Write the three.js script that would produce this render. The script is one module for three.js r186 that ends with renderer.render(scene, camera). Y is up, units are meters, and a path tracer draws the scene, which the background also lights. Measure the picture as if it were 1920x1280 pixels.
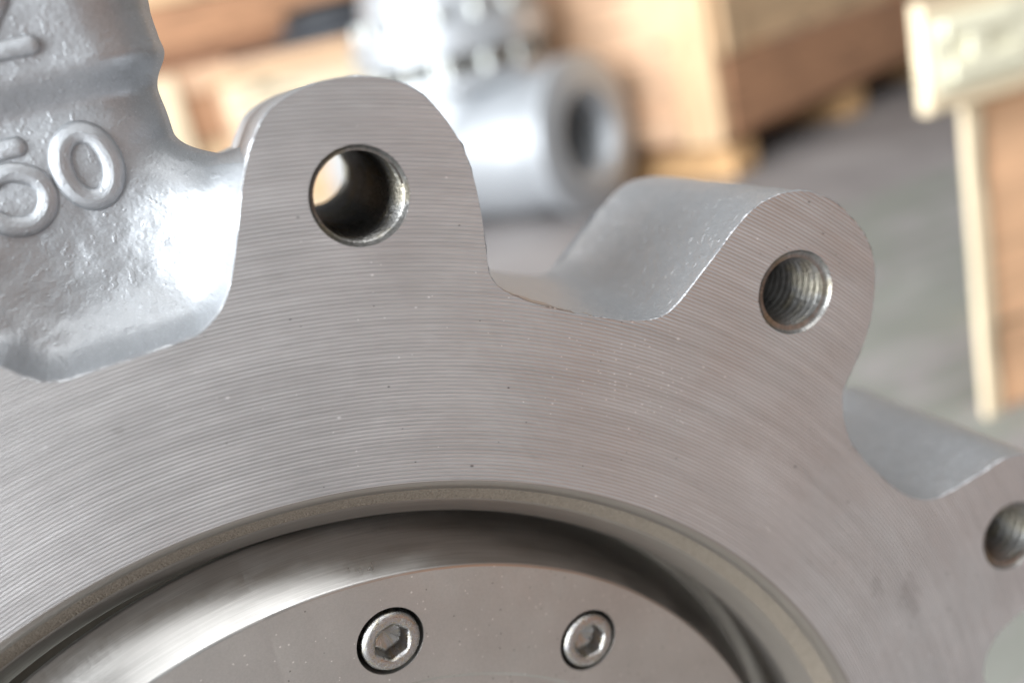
import * as THREE from 'three';
import { RectAreaLightUniformsLib } from 'three/addons/lights/RectAreaLightUniformsLib.js';
import { RoundedBoxGeometry } from 'three/addons/geometries/RoundedBoxGeometry.js';
import { mergeGeometries } from 'three/addons/utils/BufferGeometryUtils.js';
import { FontLoader } from 'three/addons/loaders/FontLoader.js';
import { TextGeometry } from 'three/addons/geometries/TextGeometry.js';

// ---------------------------------------------------------------- camera, light, exposure
const scene = new THREE.Scene();
const camera = new THREE.PerspectiveCamera(38.456, 1024 / 682, 0.01, 60);
camera.matrixAutoUpdate = true;
camera.position.set(0.01419, 0.22528, 0.19486);
camera.quaternion.setFromRotationMatrix(new THREE.Matrix4().makeBasis(
  new THREE.Vector3(0.92254, -0.21616, 0.31967), new THREE.Vector3(0.29484, 0.92927, -0.22253), new THREE.Vector3(-0.24896, 0.29954, 0.92103)));
camera.focus = 0.212;
camera.userData.fStop = 5.4;
scene.add(camera);

const renderer = new THREE.WebGLRenderer({ antialias: true });
renderer.toneMapping = THREE.LinearToneMapping;
renderer.toneMappingExposure = 1.1;
renderer.shadowMap.enabled = true;
RectAreaLightUniformsLib.init();
scene.background = new THREE.Color().setRGB(0.41, 0.411, 0.414);   // pale walls of the shed all round

// daylight comes in through a wide opening on the left and through roof lights above
const M = {};
M.pane = new THREE.MeshStandardMaterial({ color: 0x888888, roughness: 0.6, emissive: new THREE.Color().setRGB(0.9, 0.95, 1.0), emissiveIntensity: 1.0 });
M.mullion = new THREE.MeshStandardMaterial({ color: 0x77797a, roughness: 0.6 });
function daylightPane(name, label, cat, at, look, w, h, strength, color) {
  const g = new THREE.Group(); g.name = name; g.userData = { label, category: cat };
  g.position.set(...at); g.lookAt(...look); scene.add(g);
  const pane = new THREE.Mesh(new THREE.BoxGeometry(w, h, 0.02), M.pane); pane.name = 'pane'; pane.position.z = -0.02; g.add(pane);
  for (const [x, y, a, b] of [[-w / 2, 0, 0.06, h], [w / 2, 0, 0.06, h], [0, h / 2, w + 0.06, 0.06], [0, -h / 2, w + 0.06, 0.06]]) {
    const f = new THREE.Mesh(new THREE.BoxGeometry(a, b, 0.05), M.mullion); f.name = 'frame_bar'; f.position.set(x, y, -0.03); g.add(f);
  }
  const l = new THREE.RectAreaLight(color, strength, w, h); l.position.copy(g.position);
  const dir = new THREE.Vector3(...look).sub(g.position).normalize(); l.position.addScaledVector(dir, 0.02);
  l.lookAt(...look); scene.add(l);
}
daylightPane('shed_window', 'wide white shed window standing off to the side of both valves', 'window', [-2.5, 0.86, -0.1], [0.2, 0.35, -0.5], 4.4, 2.3, 12.0, new THREE.Color().setRGB(0.93, 0.97, 1.0));
daylightPane('roof_light', 'flat white roof light high over the valves', 'roof light', [0.2, 3.2, 0.6], [0.2, 0, 0.0], 2.4, 1.6, 4.0, new THREE.Color().setRGB(1.0, 0.99, 0.97));

// ---------------------------------------------------------------- helpers
let seed = 20240611;
function rnd() { seed = (seed * 1664525 + 1013904223) >>> 0; return seed / 4294967296; }
const D2R = Math.PI / 180;
function hash2(i, j, s) { let h = (i * 374761393 + j * 668265263 + s * 1274126177) | 0; h = Math.imul(h ^ (h >>> 13), 1274126177); h ^= h >>> 16; return (h >>> 0) / 4294967296; }
function vnoise(x, y, s = 0, px = 0, py = 0) {               // value noise, optionally periodic
  const xi = Math.floor(x), yi = Math.floor(y), fx = x - xi, fy = y - yi;
  const w = (a, p) => p ? ((a % p) + p) % p : a;
  const u = fx * fx * (3 - 2 * fx), v = fy * fy * (3 - 2 * fy);
  const a = hash2(w(xi, px), w(yi, py), s), b = hash2(w(xi + 1, px), w(yi, py), s), c = hash2(w(xi, px), w(yi + 1, py), s), d = hash2(w(xi + 1, px), w(yi + 1, py), s);
  return (a + (b - a) * u) * (1 - v) + (c + (d - c) * u) * v;
}
function fbm(x, y, s, oct = 4) { let a = 0, k = 0.5, t = 0; for (let i = 0; i < oct; i++) { a += k * vnoise(x, y, s + i * 17); t += k; k *= 0.5; x *= 2.03; y *= 2.03; } return a / t; }
function fbmP(x, y, s, p, oct = 4) { let a = 0, k = 0.5, t = 0; for (let i = 0; i < oct; i++) { a += k * vnoise(x, y, s + i * 17, p, p); t += k; k *= 0.5; x *= 2; y *= 2; p *= 2; } return a / t; }
const clamp = (x, a = 0, b = 1) => Math.min(b, Math.max(a, x));
const smooth = (a, b, x) => { const t = clamp((x - a) / (b - a)); return t * t * (3 - 2 * t); };
function tex(w, h, fn, srgb = true) {
  const d = new Uint8Array(w * h * 4);
  for (let y = 0; y < h; y++) for (let x = 0; x < w; x++) { const c = fn(x, y), o = (y * w + x) * 4; d[o] = clamp(c[0]) * 255; d[o + 1] = clamp(c[1]) * 255; d[o + 2] = clamp(c[2]) * 255; d[o + 3] = 255; }
  const t = new THREE.DataTexture(d, w, h); t.magFilter = THREE.LinearFilter; t.minFilter = THREE.LinearMipmapLinearFilter; t.generateMipmaps = true;
  t.wrapS = t.wrapT = THREE.RepeatWrapping; if (srgb) t.colorSpace = THREE.SRGBColorSpace; t.needsUpdate = true; return t;
}
function part(name, geo, mat, parent) {
  const m = new THREE.Mesh(geo, mat); m.name = name; m.castShadow = m.receiveShadow = true; parent.add(m); return m;
}
function top(name, label, category, group) {
  const g = new THREE.Group(); g.name = name; g.userData = { label, category }; if (group) g.userData.group = group; scene.add(g); return g;
}
const mm = (g) => g.scale(0.001, 0.001, 0.001);              // parts of the valve are written in millimetres
function buf(pos, idx, uv, nor, col) {
  const g = new THREE.BufferGeometry();
  g.setAttribute('position', new THREE.Float32BufferAttribute(pos, 3));
  if (uv) g.setAttribute('uv', new THREE.Float32BufferAttribute(uv, 2));
  if (col) g.setAttribute('color', new THREE.Float32BufferAttribute(col, 3));
  g.setIndex(idx);
  if (nor) g.setAttribute('normal', new THREE.Float32BufferAttribute(nor, 3)); else g.computeVertexNormals();
  return g;
}
function gridGeo(nu, nv, fn, closeU = false) {               // fn(i, j) -> {p, uv, c}
  const pos = [], uv = [], col = [], idx = []; let hasC = false;
  for (let j = 0; j < nv; j++) for (let i = 0; i < nu; i++) { const q = fn(i, j); pos.push(...q.p); uv.push(...q.uv); if (q.c) { hasC = true; col.push(...q.c); } }
  for (let j = 0; j < nv - 1; j++) for (let i = 0; i < (closeU ? nu : nu - 1); i++) {
    const a = j * nu + i, b = j * nu + (i + 1) % nu; idx.push(a, b, a + nu, b, b + nu, a + nu);
  }
  return buf(pos, idx, uv, null, hasC ? col : null);
}

// ---------------------------------------------------------------- procedural materials
// turned face: a planar sheet of 300 mm, x from -65, y from -40
const FX0 = -65, FY0 = -45, FS = 300;
const faceTone = (X, Y) => {
  const r = Math.hypot(X, Y), th = Math.atan2(Y, X);
  const ring = vnoise(r / 0.85, th * 9, 5) * 0.6 + vnoise(r / 2.7, th * 4, 6) * 0.4;
  return 0.5 * ring + 0.25 * fbm(X / 18, Y / 18, 31, 4) + 0.25 * vnoise(r / 0.3, th * 60, 9);
};
const specks = [];
for (let i = 0; i < 260; i++) { const a = (5 + rnd() * 95) * D2R, r = 145 + rnd() * 82; const k = rnd(); specks.push([Math.cos(a) * r, Math.sin(a) * r, 0.06 + rnd() * rnd() * 0.24, k < 0.72 ? 1 : -1]); }
for (let i = 0; i < 70; i++) { const a = (58 + (rnd() + rnd() - 1) * 9) * D2R, r = 172 + (rnd() + rnd() - 1) * 14; specks.push([Math.cos(a) * r, Math.sin(a) * r, 0.06 + rnd() * 0.13, 1]); }
const TS = 2048;
const faceSpeck = new Float32Array(TS * TS);
for (const [X, Y, R, s] of specks) {
  const cx = (X - FX0) / FS * TS, cy = (Y - FY0) / FS * TS, rr = R / FS * TS, st = 1.6;
  const tx = -Math.sin(Math.atan2(Y, X)), ty = Math.cos(Math.atan2(Y, X));
  for (let y = Math.floor(cy - rr * 3 - 1); y <= cy + rr * 3 + 1; y++) for (let x = Math.floor(cx - rr * 3 - 1); x <= cx + rr * 3 + 1; x++) {
    if (x < 0 || y < 0 || x >= TS || y >= TS) continue;
    const dx = x - cx, dy = y - cy, u = (dx * tx + dy * ty) / st, v = -dx * ty + dy * tx, q = clamp(1.4 - Math.hypot(u, v) / Math.max(rr, 0.7));
    if (q > 0) faceSpeck[y * TS + x] = s * Math.max(Math.abs(faceSpeck[y * TS + x]), q);
  }
}
const stains = [[160, 58, 3.2, 9], [-14, 169, 1.2, 0.7], [150, 66, 2, 5]];   // a few oily marks
M.face = new THREE.MeshStandardMaterial({
  metalness: 0.9, roughness: 1,
  map: tex(TS, TS, (x, y) => {
    const X = FX0 + x / TS * FS, Y = FY0 + y / TS * FS, t = faceTone(X, Y), w = fbm(X / 40, Y / 40, 77, 4);
    let v = 0.735 + 0.10 * (t - 0.5), k = faceSpeck[y * TS + x];
    v += k > 0 ? k * 0.16 : k * 0.3;
    let br = smooth(0.46, 0.62, w) * 0.5 + 0.25;
    for (const [sx, sy, a, b] of stains) { const q = Math.hypot((X - sx) / a, (Y - sy) / b) + (fbm(X / 1.5, Y / 1.5, 90, 3) - 0.5) * 1.6; if (q < 1) { v -= 0.045 * clamp((1 - q) * 3); br += 0.4 * clamp((1 - q) * 3); } }
    return [v + 0.004 * br, v - 0.001 - 0.004 * br, v - 0.006 * br];
  }),
  roughnessMap: tex(1024, 1024, (x, y) => { const X = FX0 + x / 1024 * FS, Y = FY0 + y / 1024 * FS; const v = 0.40 + 0.16 * fbm(X / 12, Y / 12, 51, 4) + 0.08 * (faceTone(X, Y) - 0.5); return [v, v, v]; }, false),
});
// cast, silver painted iron: lumpy with fine orange peel
const castH = new Float32Array(512 * 512);
for (let y = 0; y < 512; y++) for (let x = 0; x < 512; x++) {
  const f1 = fbmP(x / 64, y / 64, 11, 8, 4), f2 = fbmP(x / 12.8, y / 12.8, 13, 40, 3), pit = fbmP(x / 25.6, y / 25.6, 19, 20, 2);
  castH[y * 512 + x] = 0.42 * f1 + 0.38 * f2 + 0.3 * smooth(0.66, 0.8, pit);
}
const castBump = tex(512, 512, (x, y) => { const v = castH[y * 512 + x]; return [v, v, v]; }, false);
const castMap = tex(512, 512, (x, y) => { const v = 0.79 + 0.05 * (fbmP(x / 32, y / 32, 23, 16, 4) - 0.5) + 0.05 * (vnoise(x / 2, y / 2, 3, 256, 256) - 0.5) + 0.14 * smooth(0.86, 0.97, vnoise(x / 3.2, y / 3.2, 29, 160, 160)); return [v, v + 0.003, v + 0.008]; });
M.cast = new THREE.MeshStandardMaterial({ map: castMap, color: 0xdfe1e3, metalness: 0.82, roughness: 0.44, bumpMap: castBump, bumpScale: 0.0005, vertexColors: true });
M.castGloss = new THREE.MeshPhysicalMaterial({ map: castMap, color: 0xd9dcdf, metalness: 0.85, roughness: 0.56, bumpMap: castBump, bumpScale: 0.0002, clearcoat: 0.12, clearcoatRoughness: 0.35 });
// turned and ground steel of the bore and the disc
const brushed = tex(256, 1024, (x, y) => { const v = 0.5 * vnoise(x / 32, y / 2, 41, 8, 512) + 0.3 * vnoise(x / 16, y / 7, 43, 16, 0) + 0.2 * vnoise(x / 8, y, 47, 32, 1024); return [v, v, v]; }, false);
const brushedTone = tex(256, 1024, (x, y) => { const v = 0.70 + 0.10 * (0.6 * vnoise(x / 32, y / 3, 61, 8, 0) + 0.4 * vnoise(x / 21.33, y / 11, 63, 12, 0) - 0.5); return [v + 0.004, v, v - 0.008]; });
const smudge = tex(512, 512, (x, y) => { const v = 0.80 + 0.5 * (fbm(x / 55, y / 55, 95, 5) - 0.5) + 0.12 * (vnoise(x / 2, y / 30, 97) - 0.5); return [v, v, v]; }, false);
M.bevel = new THREE.MeshStandardMaterial({ map: brushedTone, color: 0xd6d0ca, metalness: 0.9, roughness: 0.42, bumpMap: brushed, bumpScale: 0.00002 });
M.rim = new THREE.MeshStandardMaterial({ map: brushedTone, metalness: 1, roughness: 0.46, roughnessMap: smudge, bumpMap: brushed, bumpScale: 0.000012 });
const grit = tex(512, 512, (x, y) => { const v = 0.6 * vnoise(x / 2.5, y / 2.5, 71, 0, 0) + 0.4 * vnoise(x / 5, y / 5, 73); return [v, v, v]; }, false);
const gritMap = tex(512, 512, (x, y) => { const v = vnoise(x / 2.5, y / 2.5, 71); const a = 0.47 + 0.17 * v; return [a, a * 0.94, a * 0.86]; });
M.grit = new THREE.MeshStandardMaterial({ map: gritMap, metalness: 0.75, roughness: 0.55, bumpMap: grit, bumpScale: 0.0002 });
const threadMap = tex(512, 512, (x, y) => { const a = 0.62 + 0.16 * vnoise(x / 3, y / 3, 75) + 0.10 * (fbm(x / 40, y / 40, 79, 3) - 0.5), w = smooth(0.5, 0.7, fbm(x / 50, y / 50, 78, 3)) * 0.05; return [a, a - w * 0.4, a - w * 1.4]; });
const discSpeck = (x, y) => { const i = Math.floor(x / 9), j = Math.floor(y / 9), h = hash2(i, j, 91); if (h < 0.93) return 0; const dx = x - (i + 0.2 + 0.6 * hash2(i, j, 92)) * 9, dy = y - (j + 0.2 + 0.6 * hash2(i, j, 93)) * 9; return Math.hypot(dx, dy) < 0.8 + hash2(i, j, 94) ? (h > 0.955 ? 0.16 : -0.2) : 0; };
const lapMap = tex(1024, 1024, (x, y) => { const v = 0.72 + 0.035 * (vnoise(x / 1.7, y / 1.7, 81) - 0.5) + 0.05 * (fbm(x / 90, y / 90, 83, 4) - 0.5); return [v + 0.003 + discSpeck(x, y), v + discSpeck(x, y), v - 0.013 + discSpeck(x, y)]; });
M.disc = new THREE.MeshStandardMaterial({ map: lapMap, metalness: 0.92, roughness: 0.55, roughnessMap: smudge, bumpMap: grit, bumpScale: 0.00001 });
M.thread = new THREE.MeshStandardMaterial({ map: threadMap, color: 0xc0bfbc, metalness: 0.88, roughness: 0.38, bumpMap: grit, bumpScale: 0.0001 });
M.screw = new THREE.MeshStandardMaterial({ map: threadMap, color: 0xffffff, metalness: 1, roughness: 0.36, roughnessMap: smudge, bumpMap: grit, bumpScale: 0.00003 });
M.paint = new THREE.MeshStandardMaterial({ map: castMap, color: 0xffffff, metalness: 0.8, roughness: 0.4 });

// ---------------------------------------------------------------- setting: shop floor
const floorY = -0.30;
{
  const fm = tex(1024, 1024, (x, y) => { const a = fbm(x / 60, y / 60, 101, 5), b = vnoise(x / 2, y / 2, 103), c = smooth(0.52, 0.7, fbm(x / 130, y / 130, 107, 4)); const v = 0.52 + 0.22 * (a - 0.5) + 0.05 * (b - 0.5) - 0.05 * c; return [v + 0.018, v - 0.002, v - 0.006]; });
  fm.repeat.set(6, 6);
  const f = new THREE.Mesh(new THREE.BoxGeometry(24, 0.1, 24), new THREE.MeshStandardMaterial({ map: fm, roughness: 0.72 }));
  f.name = 'floor'; f.position.set(0, floorY - 0.05, -3); f.receiveShadow = true; f.userData = { kind: 'structure', label: 'dusty grey brown concrete workshop floor', category: 'floor' }; scene.add(f);
  const gm = tex(512, 512, (x, y) => { const a = fbm(x / 40, y / 40, 111, 5), w = smooth(0.55, 0.66, fbm(x / 22, y / 22, 117, 4)); const v = 0.50 + 0.10 * (a - 0.5); return [v + 0.05 * w - 0.004, v + 0.004 + 0.03 * w, v - 0.02 + 0.05 * w]; });
  gm.repeat.set(2, 2);
  const p = new THREE.Mesh(new THREE.BoxGeometry(5, 0.004, 1.65), new THREE.MeshStandardMaterial({ map: gm, roughness: 0.6 }));
  p.name = 'walkway'; p.position.set(1.1, floorY + 0.002, -0.75); p.rotation.y = 0.12; p.receiveShadow = true; p.userData = { kind: 'structure', label: 'worn grey green painted walkway on the concrete', category: 'walkway' }; scene.add(p);
}

// ---------------------------------------------------------------- the lug butterfly valve in the foreground
const valve = top('butterfly_valve', 'silver lug butterfly valve with turned flange face and slightly open disc', 'valve');
const DEPTH = 78, RA = 143.4, RB = 131, RP = 205, LUG0 = 77.85, NECK_X = -10.8;
// outline of the face, angle in degrees and radius in mm
const traced = [[98.9, 189.5], [98.2, 186.4], [97.2, 183.7], [95.8, 182.3], [93.7, 182.1], [91.6, 182], [89.9, 182.2], [88.5, 182.6], [87.3, 184.5], [86.3, 187.7], [85.7, 191.2], [85.3, 194.6], [84.5, 202.9], [83.9, 210.3], [83.1, 217.1], [82.3, 221.7], [81.2, 224.6], [79.8, 226.7], [78.7, 227.6], [77.7, 228], [76.5, 227.7], [75.5, 226.8], [74.4, 224.7], [73.4, 221.3], [72.6, 217.6], [71.9, 213.5], [71.2, 207.2], [70.5, 198.8], [70, 191.6], [69.8, 189.4], [69.2, 187.1], [68.2, 185.4], [65.5, 183.6], [62.9, 183.1], [59.7, 184], [57.7, 185.5], [56.5, 188.2], [55.9, 191.5], [55.4, 196.2], [54.7, 203.6], [54.1, 210.9], [53.5, 216.6], [52.7, 220.9], [51.5, 224.7], [50.1, 227], [48.4, 227.8], [46.6, 226.8], [45.1, 225], [43.9, 222.2], [42.8, 217.7], [41.8, 212.2], [40.9, 205], [40.5, 199.6], [40, 192.3], [39.2, 189], [37.9, 185.6], [35.9, 182.9], [33.8, 182.3], [31.3, 182.7], [28.8, 184.2], [26.9, 187.4], [25.8, 192], [25.1, 199.4], [24.6, 205.8], [24.2, 212.2], [23.2, 218.6], [22.2, 222.2], [20.8, 225.4], [19, 227.5], [17.4, 227.7], [15.6, 226], [14, 223], [12.6, 217.8], [11.6, 211.5], [10.9, 203.5], [10.3, 192.4], [9.6, 188.2], [8.4, 184.6], [6.4, 182.6]];
const lugT = [[9.5, 185.4], [8.6, 188], [7.8, 192.5], [7.45, 195.5], [6.75, 203.4], [6.2, 210.6], [5.5, 216.8], [4.7, 221.2], [3.5, 224.7], [2.1, 226.9], [0.2, 227.9], [-1.3, 227.2], [-2.6, 225.8], [-3.8, 223.4], [-4.8, 219.4], [-5.6, 215.2], [-6.3, 210], [-7, 203], [-7.5, 197], [-7.85, 191.6], [-8.6, 188], [-9.8, 185.6], [-12, 183], [-14, 182.5]];
const outTab = [];
for (let k = 0; k < 12; k++) {
  const c = LUG0 - 30 * k;
  for (const [p, r] of lugT) { const a = c + p; const an = ((a % 360) + 360) % 360; if (an > 99.3 || an < 6) outTab.push([an, r]); }
}
for (const t of traced) outTab.push(t);
outTab.sort((a, b) => a[0] - b[0]);
{ const n = outTab.length, f = outTab[0], l = outTab[n - 1]; outTab.push([f[0] + 360, f[1]], [outTab[1][0] + 360, outTab[1][1]]); outTab.unshift([outTab[n - 2][0] - 360, outTab[n - 2][1]], [l[0] - 360, l[1]]); }
const tang = outTab.map((p, i) => {                          // monotone cubic
  if (!i || i === outTab.length - 1) return 0;
  const h0 = p[0] - outTab[i - 1][0], h1 = outTab[i + 1][0] - p[0], d0 = (p[1] - outTab[i - 1][1]) / h0, d1 = (outTab[i + 1][1] - p[1]) / h1;
  return d0 * d1 <= 0 ? 0 : 3 * (h0 + h1) / ((2 * h1 + h0) / d0 + (h1 + 2 * h0) / d1);
});
function rOut(deg) {
  let a = ((deg % 360) + 360) % 360, lo = 0, hi = outTab.length - 1;
  if (a < outTab[0][0]) a += 360;
  while (hi - lo > 1) { const m = (lo + hi) >> 1; if (outTab[m][0] <= a) lo = m; else hi = m; }
  const h = outTab[hi][0] - outTab[lo][0], t = (a - outTab[lo][0]) / h, t2 = t * t, t3 = t2 * t;
  let r = (2 * t3 - 3 * t2 + 1) * outTab[lo][1] + (t3 - 2 * t2 + t) * h * tang[lo] + (-2 * t3 + 3 * t2) * outTab[hi][1] + (t3 - t2) * h * tang[hi];
  const A = deg * D2R; r += 0.2 * (fbm(Math.cos(A) * r / 2.2 + 400, Math.sin(A) * r / 2.2 + 400, 201, 3) - 0.5);   // ragged cut edge
  return r;
}
// outline resampled by length
const rim = [];
{ let last = null;
  for (let a = -6; a < 354 - 1e-6; a += 0.02) {
    const r = rOut(a), x = Math.cos(a * D2R) * r, y = Math.sin(a * D2R) * r, fine = a < 112 || a > 350;
    if (!last || Math.hypot(x - last[0], y - last[1]) > (fine ? 0.7 : 3)) { rim.push({ a, r, x, y }); last = [x, y]; }
  } }
const NR = rim.length;
rim.forEach((p, i) => { const q = rim[(i + 1) % NR], o = rim[(i + NR - 1) % NR]; const tx = q.x - o.x, ty = q.y - o.y, l = Math.hypot(tx, ty); p.nx = ty / l; p.ny = -tx / l; });

// flat plate in polar strips with round holes; zf(r) gives height and slope
function polarPlate(thetas, rin, rout, holes, levelOf, zf, uvf) {
  const pos = [], nor = [], uv = [], idx = [];
  const vert = (th, r) => { const [z, s] = zf(r, th), c = Math.cos(th), n = Math.sin(th), l = 1 / Math.hypot(1, s); pos.push(c * r, n * r, z); nor.push(-s * c * l, -s * n * l, l); uv.push(...uvf(c * r, n * r)); return pos.length / 3 - 1; };
  const column = (ta, la, ha, tb, lb, hb) => {
    const L = levelOf((ta + tb) / 2), mk = (t, lo, hi) => { const o = [[lo, vert(t, lo)]]; for (let k = Math.floor(lo / L) + 1; k * L < hi - 1e-4; k++) if (k * L > lo + 1e-4) o.push([k * L, vert(t, k * L)]); o.push([hi, vert(t, hi)]); return o; };
    const A = mk(ta, la, ha), B = mk(tb, lb, hb); let i = 0, j = 0;
    while (i < A.length - 1 || j < B.length - 1) {
      if (j >= B.length - 1 || (i < A.length - 1 && A[i + 1][0] <= B[j + 1][0])) { idx.push(A[i][1], A[i + 1][1], B[j][1]); i++; } else { idx.push(A[i][1], B[j + 1][1], B[j][1]); j++; }
    }
  };
  const cut = (h, th) => { const d = th - h.th, s = h.R * Math.sin(d), q = Math.sqrt(Math.max(0, h.rad * h.rad - s * s)); return [h.R * Math.cos(d) - q, h.R * Math.cos(d) + q]; };
  for (let i = 0; i < thetas.length - 1; i++) {
    const a = thetas[i], b = thetas[i + 1], m = (a + b) / 2; if (b - a < 1e-7) continue;
    const h = holes.find((q) => Math.abs(m - q.th) < Math.asin(q.rad / q.R));
    if (!h) column(a, rin, rout(a), b, rin, rout(b));
    else { const ca = cut(h, a), cb = cut(h, b); column(a, rin, ca[0], b, rin, cb[0]); column(a, ca[1], rout(a), b, cb[1], rout(b)); }
  }
  const fixed = []; for (let i = 0; i < idx.length; i += 3) {   // keep faces towards +z
    const [a, b, c] = [idx[i], idx[i + 1], idx[i + 2]], ax = pos[a * 3], ay = pos[a * 3 + 1];
    const s = (pos[b * 3] - ax) * (pos[c * 3 + 1] - ay) - (pos[b * 3 + 1] - ay) * (pos[c * 3] - ax);
    if (Math.abs(s) < 1e-9) continue; if (s > 0) fixed.push(a, b, c); else fixed.push(a, c, b);
  }
  return buf(pos, fixed, uv, nor);
}
const HOLE = 10.13, lugAngles = [];
for (let k = 0; k < 12; k++) { let a = LUG0 + 30 - 30 * k; while (a < -6) a += 360; lugAngles.push(a); }
{ // machined face with turning grooves cut into it
  const holes = lugAngles.map((a) => ({ th: a * D2R, R: RP, rad: HOLE }));
  let th = rim.map((p) => p.a * D2R); th.push(354 * D2R);
  for (const h of holes) { const m = Math.asin(h.rad / h.R); for (let i = 0; i <= 40; i++) th.push(h.th - m * Math.cos(i / 40 * Math.PI)); }
  for (let a = -6; a < 112; a += 0.4) th.push(a * D2R);
  th.sort((a, b) => a - b);
  const pitch = 0.85, amp = 0.17;
  const vis = (t) => t < 112 * D2R;
  const zf = (r, t) => {
    if (!vis(t)) return [-amp * 0.5, 0];
    const wob = 0.14 * vnoise(r / 0.85, t * 14, 301), A = amp * (0.8 + 0.4 * vnoise(r / 1.7, t * 6, 303));
    const u = (r + wob * 0.12) / pitch, s = Math.abs(Math.sin(Math.PI * u)), e = 0.7;
    return [A * (Math.pow(s, e) - 1), A * e * Math.pow(Math.max(s, 0.12), e - 1) * Math.cos(Math.PI * u) * Math.sign(Math.sin(Math.PI * u)) * Math.PI / pitch];
  };
  const g = polarPlate(th, RA, (t) => rOut(t / D2R), holes, (t) => vis(t) ? pitch / 5 : 20, zf, (x, y) => [(x - FX0) / FS, (y - FY0) / FS]);
  part('flange_face', mm(g), M.face, valve);
}
{ // cast flank of the flange and its lugs, then the plain back
  const rows = [[0, 0], [-0.18, 0.10], [-0.45, 0.16], [-1, 0.14], [-2, 0.12], [-4, 0.1]];
  for (let z = -7; z >= -72; z -= 3.5) rows.push([z, 0.1 - 1.3 * (-z / 78)]);
  for (let i = 0; i <= 6; i++) { const a = i / 6 * Math.PI / 2; rows.push([-73.5 - 4.5 * Math.sin(a), -1.2 - 4.5 * (1 - Math.cos(a))]); }
  let len = 0; const L = rim.map((p, i) => { if (i) len += Math.hypot(p.x - rim[i - 1].x, p.y - rim[i - 1].y); return len; });
  const g = gridGeo(NR, rows.length, (i, j) => {
    const p = rim[i], [z, off] = rows[j], k = smooth(0, 4, -z);
    const b = k * (0.5 * (fbm(L[i] / 9, z / 9, 401, 3) - 0.5) + 0.9 * (fbm(L[i] / 30, z / 30, 405, 2) - 0.5));
    const lip = j > 0 && j < 4 ? 0.26 * smooth(0.5, 0.85, fbm(L[i] / 2.4, 3, 421, 3)) * [0, 0.7, 1, 0.6][j] : 0;
    const o = off + b + lip, d = Math.hypot(p.x - 74, p.y - 168.5), n = fbm(L[i] / 1.6, z / 1.6, 411, 3);   // paint scuffed off to brown iron beside one lug
    const bare = d < 14 && z > -12 && (d / 14 + -z / 12 * 0.8 + (n - 0.5) * 1.3) < 0.85 ? 1 : 0;
    return { p: [p.x + p.nx * o, p.y + p.ny * o, z], uv: [L[i] / 25, z / 25], c: bare ? [0.82, 0.68, 0.58] : [1, 1, 1] };
  }, true);
  g.index.array.reverse(); g.computeVertexNormals();
  part('flange_flank', mm(g), M.cast, valve);
  const inr = (t) => rOut(t / D2R) - 5.8, tb = []; for (let a = -6; a <= 354; a += 1) tb.push(a * D2R);
  const holes = lugAngles.map((a) => ({ th: a * D2R, R: RP, rad: 9.6 }));
  for (const h of holes) { const m = Math.asin(h.rad / h.R); for (let i = 0; i <= 20; i++) tb.push(h.th - m * Math.cos(i / 20 * Math.PI)); }
  tb.sort((a, b) => a - b);
  const bk = polarPlate(tb, 110, inr, holes, () => 12, () => [-DEPTH, 0], (x, y) => [x / 25, y / 25]);
  bk.setAttribute('color', new THREE.Float32BufferAttribute(new Array(bk.attributes.position.count * 3).fill(1), 3));
  part('flange_back', mm(bk), M.cast, valve);
}
// threaded bolt holes
function threadGeo(nth, perPitch, hi, lo, P, cham) {           // rows follow the helix, so every crest is even
  const rows = [{ z: 0, r: HOLE }, { z: -0.5, r: HOLE - cham * 0.45 }, { z: -1.1, r: HOLE - cham }];
  for (let z = -1.2 + P; z > -76.6; z -= P / perPitch) rows.push({ h: z }); rows.push({ z: -77.3, r: 9.6 }, { z: -78, r: 9.6 });
  return gridGeo(nth + 1, rows.length, (i, j) => {
    const a = i / nth * Math.PI * 2, q = rows[j]; let z = q.z, r = q.r;
    if (r === undefined) {
      z = clamp(q.h - P * i / nth, -77.1, -1.15); let t = q.h / P; t -= Math.floor(t);
      r = lo + (hi - lo) * clamp((Math.abs(t - 0.5) * 2 - 0.1) / 0.85); r = Math.min(r, HOLE - cham + (-z - 1.1) * 0.35);
      r += 0.06 * (vnoise(Math.cos(a) * 7 + 50, Math.sin(a) * 7 + z * 1.3, 501) - 0.5);
    }
    return { p: [Math.cos(a) * r, Math.sin(a) * r, z], uv: [i / nth, z / 60] };
  });
}
const threadFine = mm(threadGeo(96, 10, 9.95, 8.3, 2.5, 0.75)), threadWorn = mm(threadGeo(96, 8, 9.75, 8.95, 1.5, 0.6)), threadCoarse = mm(threadGeo(36, 3, 9.85, 8.9, 2.5, 0.75));
lugAngles.forEach((a, k) => {
  const m = part('bolt_hole', k === 1 ? threadWorn : k >= 2 && k <= 3 ? threadFine : threadCoarse, M.thread, valve);
  m.position.set(Math.cos(a * D2R) * RP / 1000, Math.sin(a * D2R) * RP / 1000, -0.00002);
});
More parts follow.
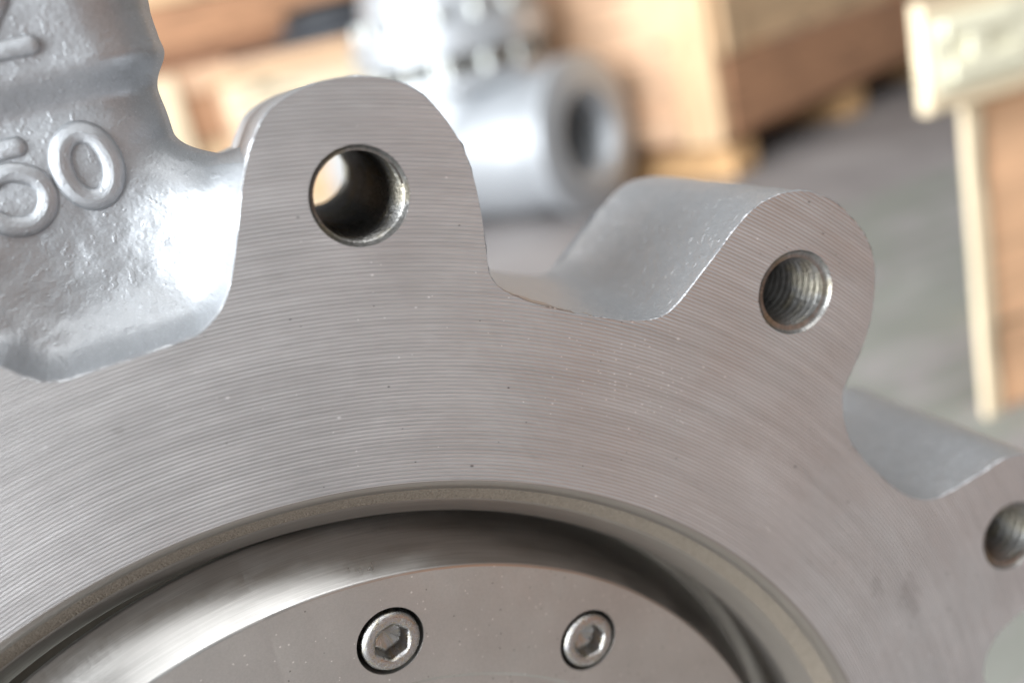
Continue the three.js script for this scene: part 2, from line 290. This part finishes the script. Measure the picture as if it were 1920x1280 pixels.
// bevelled seat, and the bore behind it
function latheZ(pts, seg = 240, vlen = 40) {                 // pts [r, z], from the outside in
  const acc = [0]; for (let i = 1; i < pts.length; i++) acc.push(acc[i - 1] + Math.hypot(pts[i][0] - pts[i - 1][0], pts[i][1] - pts[i - 1][1]));
  const g = gridGeo(seg + 1, pts.length, (i, j) => { const a = i / seg * Math.PI * 2; return { p: [Math.cos(a) * pts[j][0], Math.sin(a) * pts[j][0], pts[j][1]], uv: [i / seg * 8, acc[j] / vlen] }; });
  g.index.array.reverse(); 
  const n = g.attributes.normal, p = g.attributes.position; g.computeVertexNormals();
  for (let j = 0; j < pts.length; j++) { const a = j * (seg + 1), b = a + seg; for (const f of ['X', 'Y', 'Z']) { const q = (n['get' + f](a) + n['get' + f](b)) / 2; n['set' + f](a, q); n['set' + f](b, q); } }
  return g;
}
const seat = part('seat_bevel', mm(latheZ([[RA, -0.03], [142.9, -0.12], [142.2, -0.5], [141.5, -1.2], [140.9, -2.1], [140.4, -3.0]], 360)), M.bevel, valve);
const gb = latheZ([[140.4, -3.0], [140.0, -3.5], [139, -4.6], [138, -5.7], [137, -6.7], [136.4, -7.3]], 720, 46);
{ const u = gb.attributes.uv; for (let i = 0; i < u.count; i++) u.setX(i, u.getX(i) * 2.375); }
part('weld_band', mm(gb), M.grit, seat);
part('seat_ring', mm(latheZ([[136.4, -7.3], [136.0, -7.5], [135.4, -8.0], [133.5, -10.0], [131.8, -12.0], [131.3, -12.7], [131.05, -13.4], [RB, -14.5]], 360)), M.bevel, seat);
part('bore', mm(latheZ([[RB, -14.5], [RB, -30], [RB, -46], [112, -52], [110, -56], [110, -DEPTH]], 120)), M.bevel, valve);

// neck: casting that rises behind the face between two lugs, front and back
{
  const near = rim.filter((p) => p.a > 72 && p.a < 114);
  const distOut = (x, y) => { let d = 1e9; for (let i = 0; i < near.length - 1; i++) { const a = near[i], b = near[i + 1], ux = b.x - a.x, uy = b.y - a.y, t = clamp(((x - a.x) * ux + (y - a.y) * uy) / (ux * ux + uy * uy)); d = Math.min(d, Math.hypot(x - a.x - ux * t, y - a.y - uy * t)); } return Math.hypot(x, y) > rOut(Math.atan2(y, x) / D2R) ? d : -d; };
  const smax = (a, b, k) => { const h = Math.max(k - Math.abs(a - b), 0) / k; return Math.max(a, b) + h * h * k / 4; };
  const roundOver = (e, R) => e >= R ? 0 : e > 0 ? R - Math.sqrt(Math.max(0, R * R - (R - e) * (R - e))) : R - e * 7;
  const zAt = (x, y) => {
    const s = y > 236 ? 40 : distOut(x, y), st = smooth(228.5, 237.5, y), xm = Math.abs(x - NECK_X), half = 22.8 + 2.8 * st + Math.min(14, 0.16 * Math.pow(Math.max(0, 220 - y), 2));
    const e = half - xm + 0.5 * (vnoise(y / 4, 7, 601) - 0.5);
    const zn = -21 + 3.4 * st - 1.6 * smooth(220, 230, y) * (1 - st) - roundOver(e, 14);
    const R = 19, f = (s <= 0 ? -0.7 + s : s < R ? -1 - Math.sqrt(R * R - (R - s) * (R - s)) : -20) - 9 * smooth(13, 26, s);
    const zw = f - roundOver(212.2 - y, 6) * (y > 212.2 ? 3 : 1);
    return [smax(zn, zw, 7), s];
  };
  const lumps = (x, y, s) => {
    const lump = smooth(0.5, 4, s), low = 1 - smooth(200, 226, y);
    return lump * (1.0 * (fbm(x / 12, y / 12, 611, 2) - 0.5) + 0.36 * (0.4 + low) * (fbm(x / 4.2, y / 4.2, 619, 2) - 0.5) + 0.09 * (fbm(x / 2.2, y / 2.2, 613, 3) - 0.5) + 0.06 * smooth(0.72, 0.92, vnoise(x / 0.9, y / 0.9, 615)) * (0.3 + low));
  };
  const x0 = -53, y0 = 179.5;
  const st = 0.36, nx = Math.round(88 / st) + 1, ys = []; for (let y = y0; y < 264; y += st) ys.push(y); for (let y = ys[ys.length - 1] + 2; y < 371; y += 2) ys.push(y);
  const zz = [], ss = [];
  for (const y of ys) for (let i = 0; i < nx; i++) { const [z, s] = zAt(x0 + i * st, y); zz.push(z); ss.push(s); }
  { // soften the inside corners of the fillet, as sand moulds do
    const nyF = ys.filter((y) => y < 236).length; let a = zz.map((z) => Math.max(z, -30)), b = a.slice();
    const pass = (rad) => { for (const [dx, dy] of [[1, 0], [0, 1]]) { for (let j = 0; j < nyF; j++) for (let i = 0; i < nx; i++) { let t = 0, n = 0; for (let k = -rad; k <= rad; k++) { const ii = clamp(i + k * dx, 0, nx - 1), jj = clamp(j + k * dy, 0, nyF - 1), q = jj * nx + ii; if (ss[q] < -0.2) continue; t += a[q]; n++; } b[j * nx + i] = n ? t / n : a[j * nx + i]; } [a, b] = [b, a]; } };
    pass(8); pass(8); pass(8);
    for (let j = 0; j < nyF; j++) for (let i = 0; i < nx; i++) { const k = j * nx + i, w = smooth(0.8, 7, ss[k]) * smooth(-27, -23, zz[k]) * (1 - smooth(214, 228, ys[j])); zz[k] += (a[k] - zz[k]) * w; }
    ys.forEach((y, j) => { for (let i = 0; i < nx; i++) zz[j * nx + i] += lumps(x0 + i * st, y, ss[j * nx + i]); });
  }
  const mk = (back) => {                                     // sheet cut cleanly where it meets the mid plane
    const pos = [], uv = [], idx = [], seen = new Map();
    const P = (k) => [x0 + (k % nx) * st, ys[Math.floor(k / nx)], zz[k]];
    const put = (key, p) => { if (!seen.has(key)) { seen.set(key, pos.length / 3); pos.push(p[0], p[1], back ? -78 - p[2] : p[2]); uv.push(p[0] / 25, p[1] / 25); } return seen.get(key); };
    const tri = (a, b, c) => {
      if (ss[a] < -0.9 && ss[b] < -0.9 && ss[c] < -0.9) return;
      const v = [a, b, c], out = [];
      for (let i = 0; i < 3; i++) {
        const m = v[i], n = v[(i + 1) % 3], im = zz[m] > -39, inn = zz[n] > -39;
        if (im) out.push(put(m, P(m)));
        if (im !== inn) { const lo = Math.min(m, n), hi = Math.max(m, n), t = (-39 - zz[lo]) / (zz[hi] - zz[lo]), A = P(lo), B = P(hi); out.push(put(lo + '_' + hi, A.map((q, w) => q + (B[w] - q) * t))); }
      }
      for (let i = 1; i + 1 < out.length; i++) back ? idx.push(out[0], out[i + 1], out[i]) : idx.push(out[0], out[i], out[i + 1]);
    };
    for (let j = 0; j < ys.length - 1; j++) for (let i = 0; i < nx - 1; i++) { const a = j * nx + i; tri(a, a + 1, a + nx); tri(a + 1, a + nx + 1, a + nx); }
    return mm(buf(pos, idx, uv));
  };
  const neck = part('neck', mergeGeometries([mk(false), mk(true)]), M.castGloss, valve);
  // raised cast numerals: rounded beads on the wall
  class Poly extends THREE.Curve { constructor(c) { super(); this.c = c; } getPoint(t, o = new THREE.Vector3()) { return this.c.getPoint(t, o); } }
  const bead = (strokes, zc, rad) => {
    const gs = [];
    for (const { pts, closed } of strokes) {
      const c = new THREE.CatmullRomCurve3(pts.map(([x, y]) => new THREE.Vector3(x, y, 0)), closed, 'catmullrom', 0.5), n = closed ? 72 : 48;
      gs.push(new THREE.TubeGeometry(new Poly(c), n, rad, 14, closed));
      if (!closed) for (const e of [pts[0], pts[pts.length - 1]]) { const q = new THREE.SphereGeometry(rad, 14, 10); q.translate(e[0], e[1], 0); gs.push(q); }
    }
    const g = mergeGeometries(gs); g.scale(1, 1, 0.7);
    const p = g.attributes.position; for (let i = 0; i < p.count; i++) { const x = p.getX(i), y = p.getY(i); p.setZ(i, p.getZ(i) + zc(x, y)); }
    g.computeVertexNormals(); return mm(g);
  };
  const lie = (off) => (x, y) => { let a = 0, n = 0; for (const [dx, dy] of [[0, 0], [3, 0], [-3, 0], [0, 3], [0, -3]]) { a += Math.max(zAt(x + dx, y + dy)[0], -24); n++; } return a / n + off; };
  const oval = (cx, cy, a, b, lean) => { const o = []; for (let i = 0; i < 16; i++) { const t = i / 16 * Math.PI * 2, x = a * Math.cos(t), y = b * Math.sin(t); o.push([cx + x + lean * y, cy + y]); } return o; };
  part('raised_numeral', bead([{ pts: oval(-5.2, 217.6, 4.8, 6.8, 0), closed: true }], lie(-0.1), 2.3), M.castGloss, neck).userData.label = 'raised cast numeral 0';
  part('raised_numeral', bead([{ pts: [[-16.6, 224.3], [-20, 224.3], [-23.6, 224.2]] }, { pts: [[-23.6, 224.2], [-23.9, 221], [-24.1, 218.6]] }, { pts: [[-24.1, 218.6], [-21.5, 219.9], [-18.2, 219.6], [-15.0, 217.6], [-14.0, 214.3], [-15.4, 211.0], [-18.6, 209.2], [-22.2, 209.8], [-24.4, 211.6]] }], lie(-0.1), 2.1), M.castGloss, neck).userData.label = 'raised cast numeral 5';
  part('raised_numeral', bead([{ pts: [[-19.6, 254.5], [-18.2, 257.8], [-14.2, 259.6], [-10.4, 258.2], [-8.8, 254.6], [-10.2, 250.6], [-14.4, 246], [-18.6, 241.9]] }, { pts: [[-18.6, 241.7], [-12, 241.7], [-7.4, 241.7]] }], lie(-0.1), 1.85), M.castGloss, neck).userData.label = 'raised cast numeral 2';
  const padShape = new RoundedBoxGeometry(0.11, 0.014, 0.09, 3, 0.004); padShape.translate(NECK_X / 1000, 0.3745, -0.039);
  part('mounting_pad', padShape, M.paint, valve);
}

// the disc, swung a little open about its upright stem
const discFrame = new THREE.Group();
const disc = part('disc', new THREE.BufferGeometry(), M.disc, valve);
disc.position.set(0, 0, 0.0035); disc.rotation.y = Math.atan(0.1562);
{
  const scr = []; for (let k = 0; k < 12; k++) scr.push(76.85 - 29.6 * 0 - 30 * k + (k === 1 ? 0.9 : 0));
  const holes = scr.map((a) => { while (a < -20) a += 360; return { th: a * D2R, R: 106.3, rad: 8.0 }; });
  const th = []; for (let a = -20; a <= 340; a += 1) th.push(a * D2R);
  for (const h of holes) { const m = Math.asin(h.rad / h.R); for (let i = 0; i <= 48; i++) th.push(h.th - m * Math.cos(i / 48 * Math.PI)); }
  th.sort((a, b) => a - b);
  const plate = polarPlate(th, 95.0, () => 121.3, holes, () => 30, () => [0, 0], (x, y) => [(x + 130) / 130, (y + 130) / 130]);
  const wells = holes.map((h) => {                           // counterbore walls
    const g = gridGeo(49, 4, (i, j) => { const a = i / 48 * Math.PI * 2, r = [8.0, 7.9, 7.85, 4][j], z = [0, -0.15, -7.5, -7.5][j]; return { p: [Math.cos(h.th) * h.R + r * Math.cos(a), Math.sin(h.th) * h.R + r * Math.sin(a), z], uv: [i / 48, j / 3] }; });
    return g;
  });
  const inner = latheZ([[95, 0], [94.8, -0.1], [94.2, -0.55], [94.0, -0.6], [60, -0.6], [0.01, -0.6]], 240, 100);
  { const p = inner.attributes.position, u = inner.attributes.uv; for (let i = 0; i < p.count; i++) u.setXY(i, (p.getX(i) + 130) / 130, (p.getY(i) + 130) / 130); }
  disc.geometry = mm(mergeGeometries([plate, inner, ...wells]));
  part('disc_rim', mm(latheZ([[121.3, 0], [121.7, -0.12], [122.1, -0.5], [124.6, -4.9], [127.2, -9.5], [129.6, -13.9], [130.6, -15.9], [130.8, -16.9], [130.2, -19], [126, -24], [110, -30], [0.01, -32]], 360, 30)), M.rim, disc);
  // one retaining screw: domed edge, knurled side, hex socket, stamped marks
  const font = await new FontLoader().loadAsync('fonts/droid/droid_sans_bold.typeface.json');
  const bits = [];
  const N = 144, prof = [[7.0, -7.4], [7.0, -0.7], [6.95, -0.35], [6.75, 0.1], [6.4, 0.45], [5.95, 0.62], [5.6, 0.66], [4.9, 0.66], [4.55, 0.62]];
  bits.push(gridGeo(N + 1, prof.length, (i, j) => { const a = i / N * Math.PI * 2, kn = j < 2 ? 0.14 * (i % 2) : 0; return { p: [Math.cos(a) * (prof[j][0] - kn), Math.sin(a) * (prof[j][0] - kn), prof[j][1]], uv: [i / N * 4, j / 8] }; }));
  const hexR = (a) => { const t = ((a % (Math.PI / 3)) + Math.PI / 3) % (Math.PI / 3) - Math.PI / 6; return Math.min(3.72 / Math.cos(t), 4.18); };
  const sock = [[1, 0, 0.62], [0.55, 0.45, 0.45], [0, 1, 0.02], [0, 0.985, -3.6], [0, 0.8, -4.1], [0, 0.02, -5.6]];
  bits.push(gridGeo(N + 1, sock.length, (i, j) => { const a = i / N * Math.PI * 2, s = sock[j], r = s[0] * 4.55 + s[1] * hexR(a); return { p: [Math.cos(a) * r, Math.sin(a) * r, s[2]], uv: [i / N * 4, j / 8] }; }));
  const stamp = (str, mid, r, size) => { let k = 0; for (const ch of str) { const t = new TextGeometry(ch, { font, size, depth: 0.12, curveSegments: 2, bevelEnabled: false }); t.deleteAttribute('normal'); t.computeBoundingBox(); t.translate(-(t.boundingBox.max.x) / 2, -size / 2, 0); const a = mid + (k - (str.length - 1) / 2) * 17 * D2R; t.translate(0, -r, 0.62); t.rotateZ(a); const c = new THREE.BufferGeometry(); c.setAttribute('position', t.attributes.position); c.setAttribute('uv', t.attributes.uv); c.setIndex([...Array(t.attributes.position.count).keys()]); c.computeVertexNormals(); bits.push(c); k++; } };
  stamp('A2-70', -28 * D2R, 5.45, 1.25); stamp('WW', 112 * D2R, 5.45, 1.15);
  const sg = mm(mergeGeometries(bits.map((b) => { b.setAttribute('normal', b.attributes.normal); return b; })));
  holes.forEach((h, k) => { const s = part('retaining_screw', sg, M.screw, disc); s.position.set(Math.cos(h.th) * h.R / 1000 + 0.0001, Math.sin(h.th) * h.R / 1000 - 0.0002, 0.0); s.rotation.z = [0.25, 0.0, 1.1, 2.0][k % 4]; });
}

// ---------------------------------------------------------------- timber, crates and the second valve behind
const woodMaps = [[0.84, 0.71, 0.56], [0.84, 0.695, 0.57], [0.88, 0.81, 0.69]].map(([r, g, b], s) => tex(256, 512, (x, y) => {
  const w = fbm(x / 60, y / 160, 700 + s, 3), gr = vnoise((x + w * 60) / 5, y / 90, 710 + s) * 0.6 + vnoise((x + w * 60) / 2, y / 40, 715 + s) * 0.4, kn = smooth(0.80, 0.9, vnoise(x / 26, y / 60, 730 + s)), k = 1 + 0.20 * (gr - 0.5) + 0.22 * (w - 0.5) - 0.28 * kn; return [r * k, g * k, b * k];
}));
const wood = (i, tint) => new THREE.MeshStandardMaterial({ map: woodMaps[i], color: tint ?? 0xffffff, roughness: 0.78 });
M.pine = wood(0); M.ply = wood(1); M.pale = wood(2); M.brown = wood(1, 0xd2c0b2); M.yellow = wood(0, 0xfff2dc); M.dark = wood(1, 0xa08c80); M.weathered = wood(2, 0x8a8784);
function board(name, parent, mat, [x0, x1, y0, y1, z0, z1]) {
  const w = x1 - x0, h = y1 - y0, d = z1 - z0, g = new RoundedBoxGeometry(w, h, d, 1, Math.min(0.003, w / 4, h / 4, d / 4));
  const p = g.attributes.position, u = g.attributes.uv, o = rnd() * 3, long = w > h ? (w > d ? 0 : 2) : h > d ? 1 : 2;
  for (let i = 0; i < p.count; i++) { const c = [p.getX(i), p.getY(i), p.getZ(i)], l = c[long], s = c[(long + 1) % 3] + c[(long + 2) % 3]; u.setXY(i, s / 0.25 + o, l / 0.8 + o); }
  g.translate((x0 + x1) / 2, (y0 + y1) / 2, (z0 + z1) / 2);
  return part(name, g, mat, parent);
}
{ // timber bearer that the valve stands on
  const t = top('timber_bearer', 'squared pine bearer lying under the silver butterfly valve', 'timber');
  board('beam', t, M.pine, [-0.28, 0.28, floorY, -0.2255, -0.085, 0.012]);
}
{ // brown crate across the aisle, mirrored as a warm dark tone in the right of the turned face
  const c = top('aisle_crate', 'weathered closed crate across the aisle facing the turned flange', 'crate');
  c.position.set(1.12, floorY, 0.8); c.rotation.y = -0.95;
  for (let k = 0; k < 5; k++) board('front_board', c, M.weathered, [-0.55, 0.55, 0.01 + k * 0.17, 0.17 + k * 0.17, -0.02, 0.0]);
  for (const x of [-0.55, 0.527]) board('side_panel', c, M.dark, [x, x + 0.023, 0.01, 0.85, 0.001, 0.6]);
  board('lid', c, M.weathered, [-0.57, 0.57, 0.862, 0.884, -0.03, 0.62]);
  board('base', c, M.dark, [-0.52, 0.52, 0.0, 0.009, 0.001, 0.6]);
}
{ // crate with wide pale boards behind the valve neck
  const c = top('plank_crate', 'low pine crate of pale horizontal boards with black hose on its lid', 'crate');
  c.position.set(0, floorY, 0);
  for (let k = 0; k < 4; k++) board('front_board', c, [M.pale, M.pine, M.pale, M.pale][k], [0.165, 1.0, 0.02 + k * 0.132, 0.146 + k * 0.132, -2.922, -2.9]);
  for (let k = 0; k < 4; k++) board('side_board', c, M.ply, [0.165, 0.187, 0.02 + k * 0.132, 0.146 + k * 0.132, -3.5, -2.924]);
  for (let k = 0; k < 4; k++) board('lid_board', c, [M.ply, M.pine, M.ply, M.pine][k], [0.15, 1.02, 0.549, 0.572, -3.5 + k * 0.153, -3.35 + k * 0.153]);
  board('lid_batten', c, M.ply, [0.15, 1.02, 0.5725, 0.602, -2.97, -2.89]);
  board('bearer', c, M.dark, [0.19, 0.99, 0.0, 0.019, -3.48, -2.925]);
  for (const x of [0.19, 0.9]) board('corner_post', c, M.pine, [x, x + 0.06, 0.02, 0.547, -2.985, -2.924]);
}
{ // tall brown crate further back
  const c = top('tall_crate', 'tall brown crate with a pale upright batten behind the low crate', 'crate');
  c.position.set(0, floorY, 0);
  for (let k = 0; k < 8; k++) board('front_board', c, [M.brown, M.ply, M.brown, M.pine][(k * 3) % 4], [-1.3, 1.55, 0.04 + k * 0.168, 0.2 + k * 0.168, -3.825, -3.8]);
  board('upright_batten', c, M.pale, [-0.06, 0.045, 0.02, 0.62, -3.799, -3.765]);
  board('upright_batten', c, M.pale, [-1.1, -1.0, 0.02, 1.38, -3.799, -3.765]);
  board('rail', c, M.dark, [-1.3, 1.55, 0.645, 0.715, -3.799, -3.77]);
  board('back_panel', c, M.dark, [-1.3, 1.55, 0.0, 1.385, -3.88, -3.83]);
}
{ // coil of dark hose lying on the low crate
  const c = top('hose_coil', 'coil of dark grey rubber hose lying on the low crate lid', 'hose');
  const hm = new THREE.MeshStandardMaterial({ color: 0x1d1e20, roughness: 0.6 }), gm = new THREE.MeshStandardMaterial({ color: 0x3c3f45, roughness: 0.5 });
  c.position.set(0.62, floorY + 0.572, -3.21);
  [[0.2, 0], [0.21, 1], [0.19, 2]].forEach(([r, k]) => { const g = new THREE.TorusGeometry(r, 0.026, 12, 60); g.rotateX(Math.PI / 2); g.translate(0.01 * k, 0.027 + k * 0.05, 0.006 * k); part('hose_turn', g, k === 1 ? gm : hm, c); });
  const tailC = new THREE.CatmullRomCurve3([[0.2, 0.03, 0], [0.1, 0.04, 0.27], [-0.15, 0.032, 0.24], [-0.4, 0.027, 0.12]].map((a) => new THREE.Vector3(...a)));
  part('hose_tail', new THREE.TubeGeometry(tailC, 40, 0.026, 12), hm, c);
}
{ // big plywood crate on skids
  const c = top('skid_crate', 'large tan plywood crate raised on yellow skid feet', 'crate');
  c.position.set(1.40, floorY, -2.2); c.rotation.y = Math.atan2(0.5, 0.87);
  // local x runs along the long face, local -z runs back along the short face
  board('long_panel', c, M.pine, [0.02, 2.5, 0.33, 1.0, -0.022, -0.004]);
  board('long_rail', c, wood(1, 0xdcc8ba), [0.0, 2.52, 0.115, 0.325, -0.022, 0.012]);
  board('corner_batten', c, M.pine, [0.0, 0.10, 0.33, 1.0, -0.003, 0.02]);
  board('corner_batten', c, M.brown, [1.2, 1.3, 0.33, 1.0, -0.003, 0.02]);
  board('end_panel', c, M.ply, [-0.02, -0.002, 0.115, 1.0, -1.15, -0.13]);
  board('end_batten', c, M.pine, [-0.045, -0.003, 0.10, 1.0, -0.125, 0.0]);
  board('end_rail', c, M.ply, [-0.045, -0.021, 0.115, 0.2, -1.15, -0.13]);
  board('back_panel', c, M.dark, [0.0, 2.5, 0.115, 1.0, -1.19, -1.16]);
  board('deck', c, M.dark, [0.0, 2.5, 0.085, 0.112, -1.15, -0.025]);
  for (let k = 0; k < 4; k++) board('skid_foot', c, M.yellow, [k * 0.78, k * 0.78 + 0.13, 0, 0.084, -1.15, -0.005]);
}
{ // upright crate side on the right: post, orange panel and a top beam with strips
  const c = top('crate_side', 'upright crate side with pale post, orange panel and overhanging top beam', 'crate side');
  c.position.set(0, floorY, 0);
  board('corner_post', c, M.pale, [0.752, 0.774, 0, 0.352, -0.632, -0.622]);
  board('front_panel', c, wood(2, 0xffdfd0), [0.7745, 1.35, 0.0, 0.352, -0.644, -0.6285]);
  board('corner_post', c, M.pale, [1.351, 1.40, 0, 0.352, -0.634, -0.62]);
  const beam = board('top_beam', c, M.pale, [0.698, 1.40, 0.354, 0.462, -0.626, -0.608]);
  const gm = new THREE.MeshStandardMaterial({ color: 0xe8e5cd, roughness: 0.6 });
  board('cleat_plate', beam, gm, [0.706, 1.1, 0.372, 0.445, -0.6075, -0.605]);
  board('cleat_strip', beam, gm, [0.715, 0.80, 0.424, 0.440, -0.6045, -0.5985]);
  board('cleat_strip', beam, gm, [0.722, 0.81, 0.384, 0.400, -0.6045, -0.5985]);
  board('cleat_strip', beam, gm, [0.745, 0.765, 0.401, 0.423, -0.6045, -0.5985]);
  board('cleat_strip', beam, gm, [0.84, 1.0, 0.404, 0.442, -0.6045, -0.5985]);
  for (const x of [1.0, 1.30]) board('foot', c, M.pine, [x, x + 0.05, 0.0, 0.06, -0.9, -0.65]);
}
{ // second, bigger valve
  const v = top('gate_valve', 'silver flanged gate valve with dark bore and bolted bonnet on the floor', 'valve');
  const pm = new THREE.MeshStandardMaterial({ map: castMap, color: 0xdfe3e7, metalness: 0.5, roughness: 0.42, bumpMap: castBump, bumpScale: 0.0006 }), nut = new THREE.MeshStandardMaterial({ color: 0x9fa19e, metalness: 0.8, roughness: 0.35 });
  v.position.set(1.012, floorY, -2.25); v.rotation.y = Math.atan2(0.52, 0.857);
  const along = (pts, seg = 72) => { const g = new THREE.LatheGeometry(pts.map(([r, z]) => new THREE.Vector2(r, z)), seg); g.rotateX(Math.PI / 2); g.translate(0, 0.213, 0); return g; };
  const up = (pts, z, seg = 72) => { const g = new THREE.LatheGeometry(pts.map(([r, y]) => new THREE.Vector2(r, y)), seg); g.translate(0, 0, z); return g; };
  part('body', along([[0.19, -0.92], [0.19, -0.82], [0.185, -0.8], [0.2, -0.6], [0.2, -0.2], [0.187, -0.12], [0.187, -0.05]]), pm, v);
  const fl = part('end_flange', along([[0.187, -0.052], [0.205, -0.05], [0.212, -0.044], [0.213, -0.01], [0.208, 0], [0.155, 0], [0.153, 0.006], [0.125, 0.006], [0.12, 0.002], [0.1, -0.03]]), pm, v);
  part('bore', along([[0.1, -0.03], [0.095, -0.05], [0.095, -0.5], [0.001, -0.5]]), pm, v);
  part('end_flange', along([[0.001, -0.965], [0.2, -0.965], [0.213, -0.95], [0.213, -0.92], [0.19, -0.918]]), pm, v);
  const zb = -0.42;
  part('bonnet_neck', up([[0.19, 0.22], [0.19, 0.38], [0.2, 0.396]], zb), pm, v);
  part('bonnet_flange', up([[0.18, 0.345], [0.262, 0.345], [0.268, 0.35], [0.268, 0.378], [0.262, 0.384], [0.18, 0.384]], zb).translate(0, 0.05, 0), pm, v);
  part('bonnet_flange', up([[0.18, 0.434], [0.272, 0.434], [0.28, 0.442], [0.28, 0.515], [0.272, 0.522], [0.2, 0.53]], zb).translate(0, 0.05, 0), pm, v);
  part('bonnet_gasket', up([[0.2, 0.38], [0.2, 0.44]], zb).translate(0, 0.05, 0), nut, v);
  part('bonnet_cover', up([[0.235, 0.525], [0.23, 0.6], [0.2, 0.7], [0.13, 0.76], [0.06, 0.79], [0.055, 0.9], [0.001, 0.9]], zb).translate(0, 0.05, 0), pm, v);
  const ng = mergeGeometries([new THREE.CylinderGeometry(0.028, 0.028, 0.036, 6).translate(0, 0.4025, 0), new THREE.CylinderGeometry(0.015, 0.015, 0.2, 16).translate(0, 0.44, 0), new THREE.CylinderGeometry(0.028, 0.028, 0.036, 6).translate(0, 0.541, 0)].map((g) => g.toNonIndexed()));
  for (let k = 0; k < 14; k++) { const a = (k + 0.5) / 14 * Math.PI * 2, b = part('bonnet_bolt', ng, nut, v); b.position.set(Math.cos(a) * 0.242, 0.05, zb + Math.sin(a) * 0.242); b.rotation.y = -a; }
}
scene.traverse((o) => { if (o.isMesh) { o.castShadow = o.receiveShadow = true; } });
renderer.render(scene, camera);
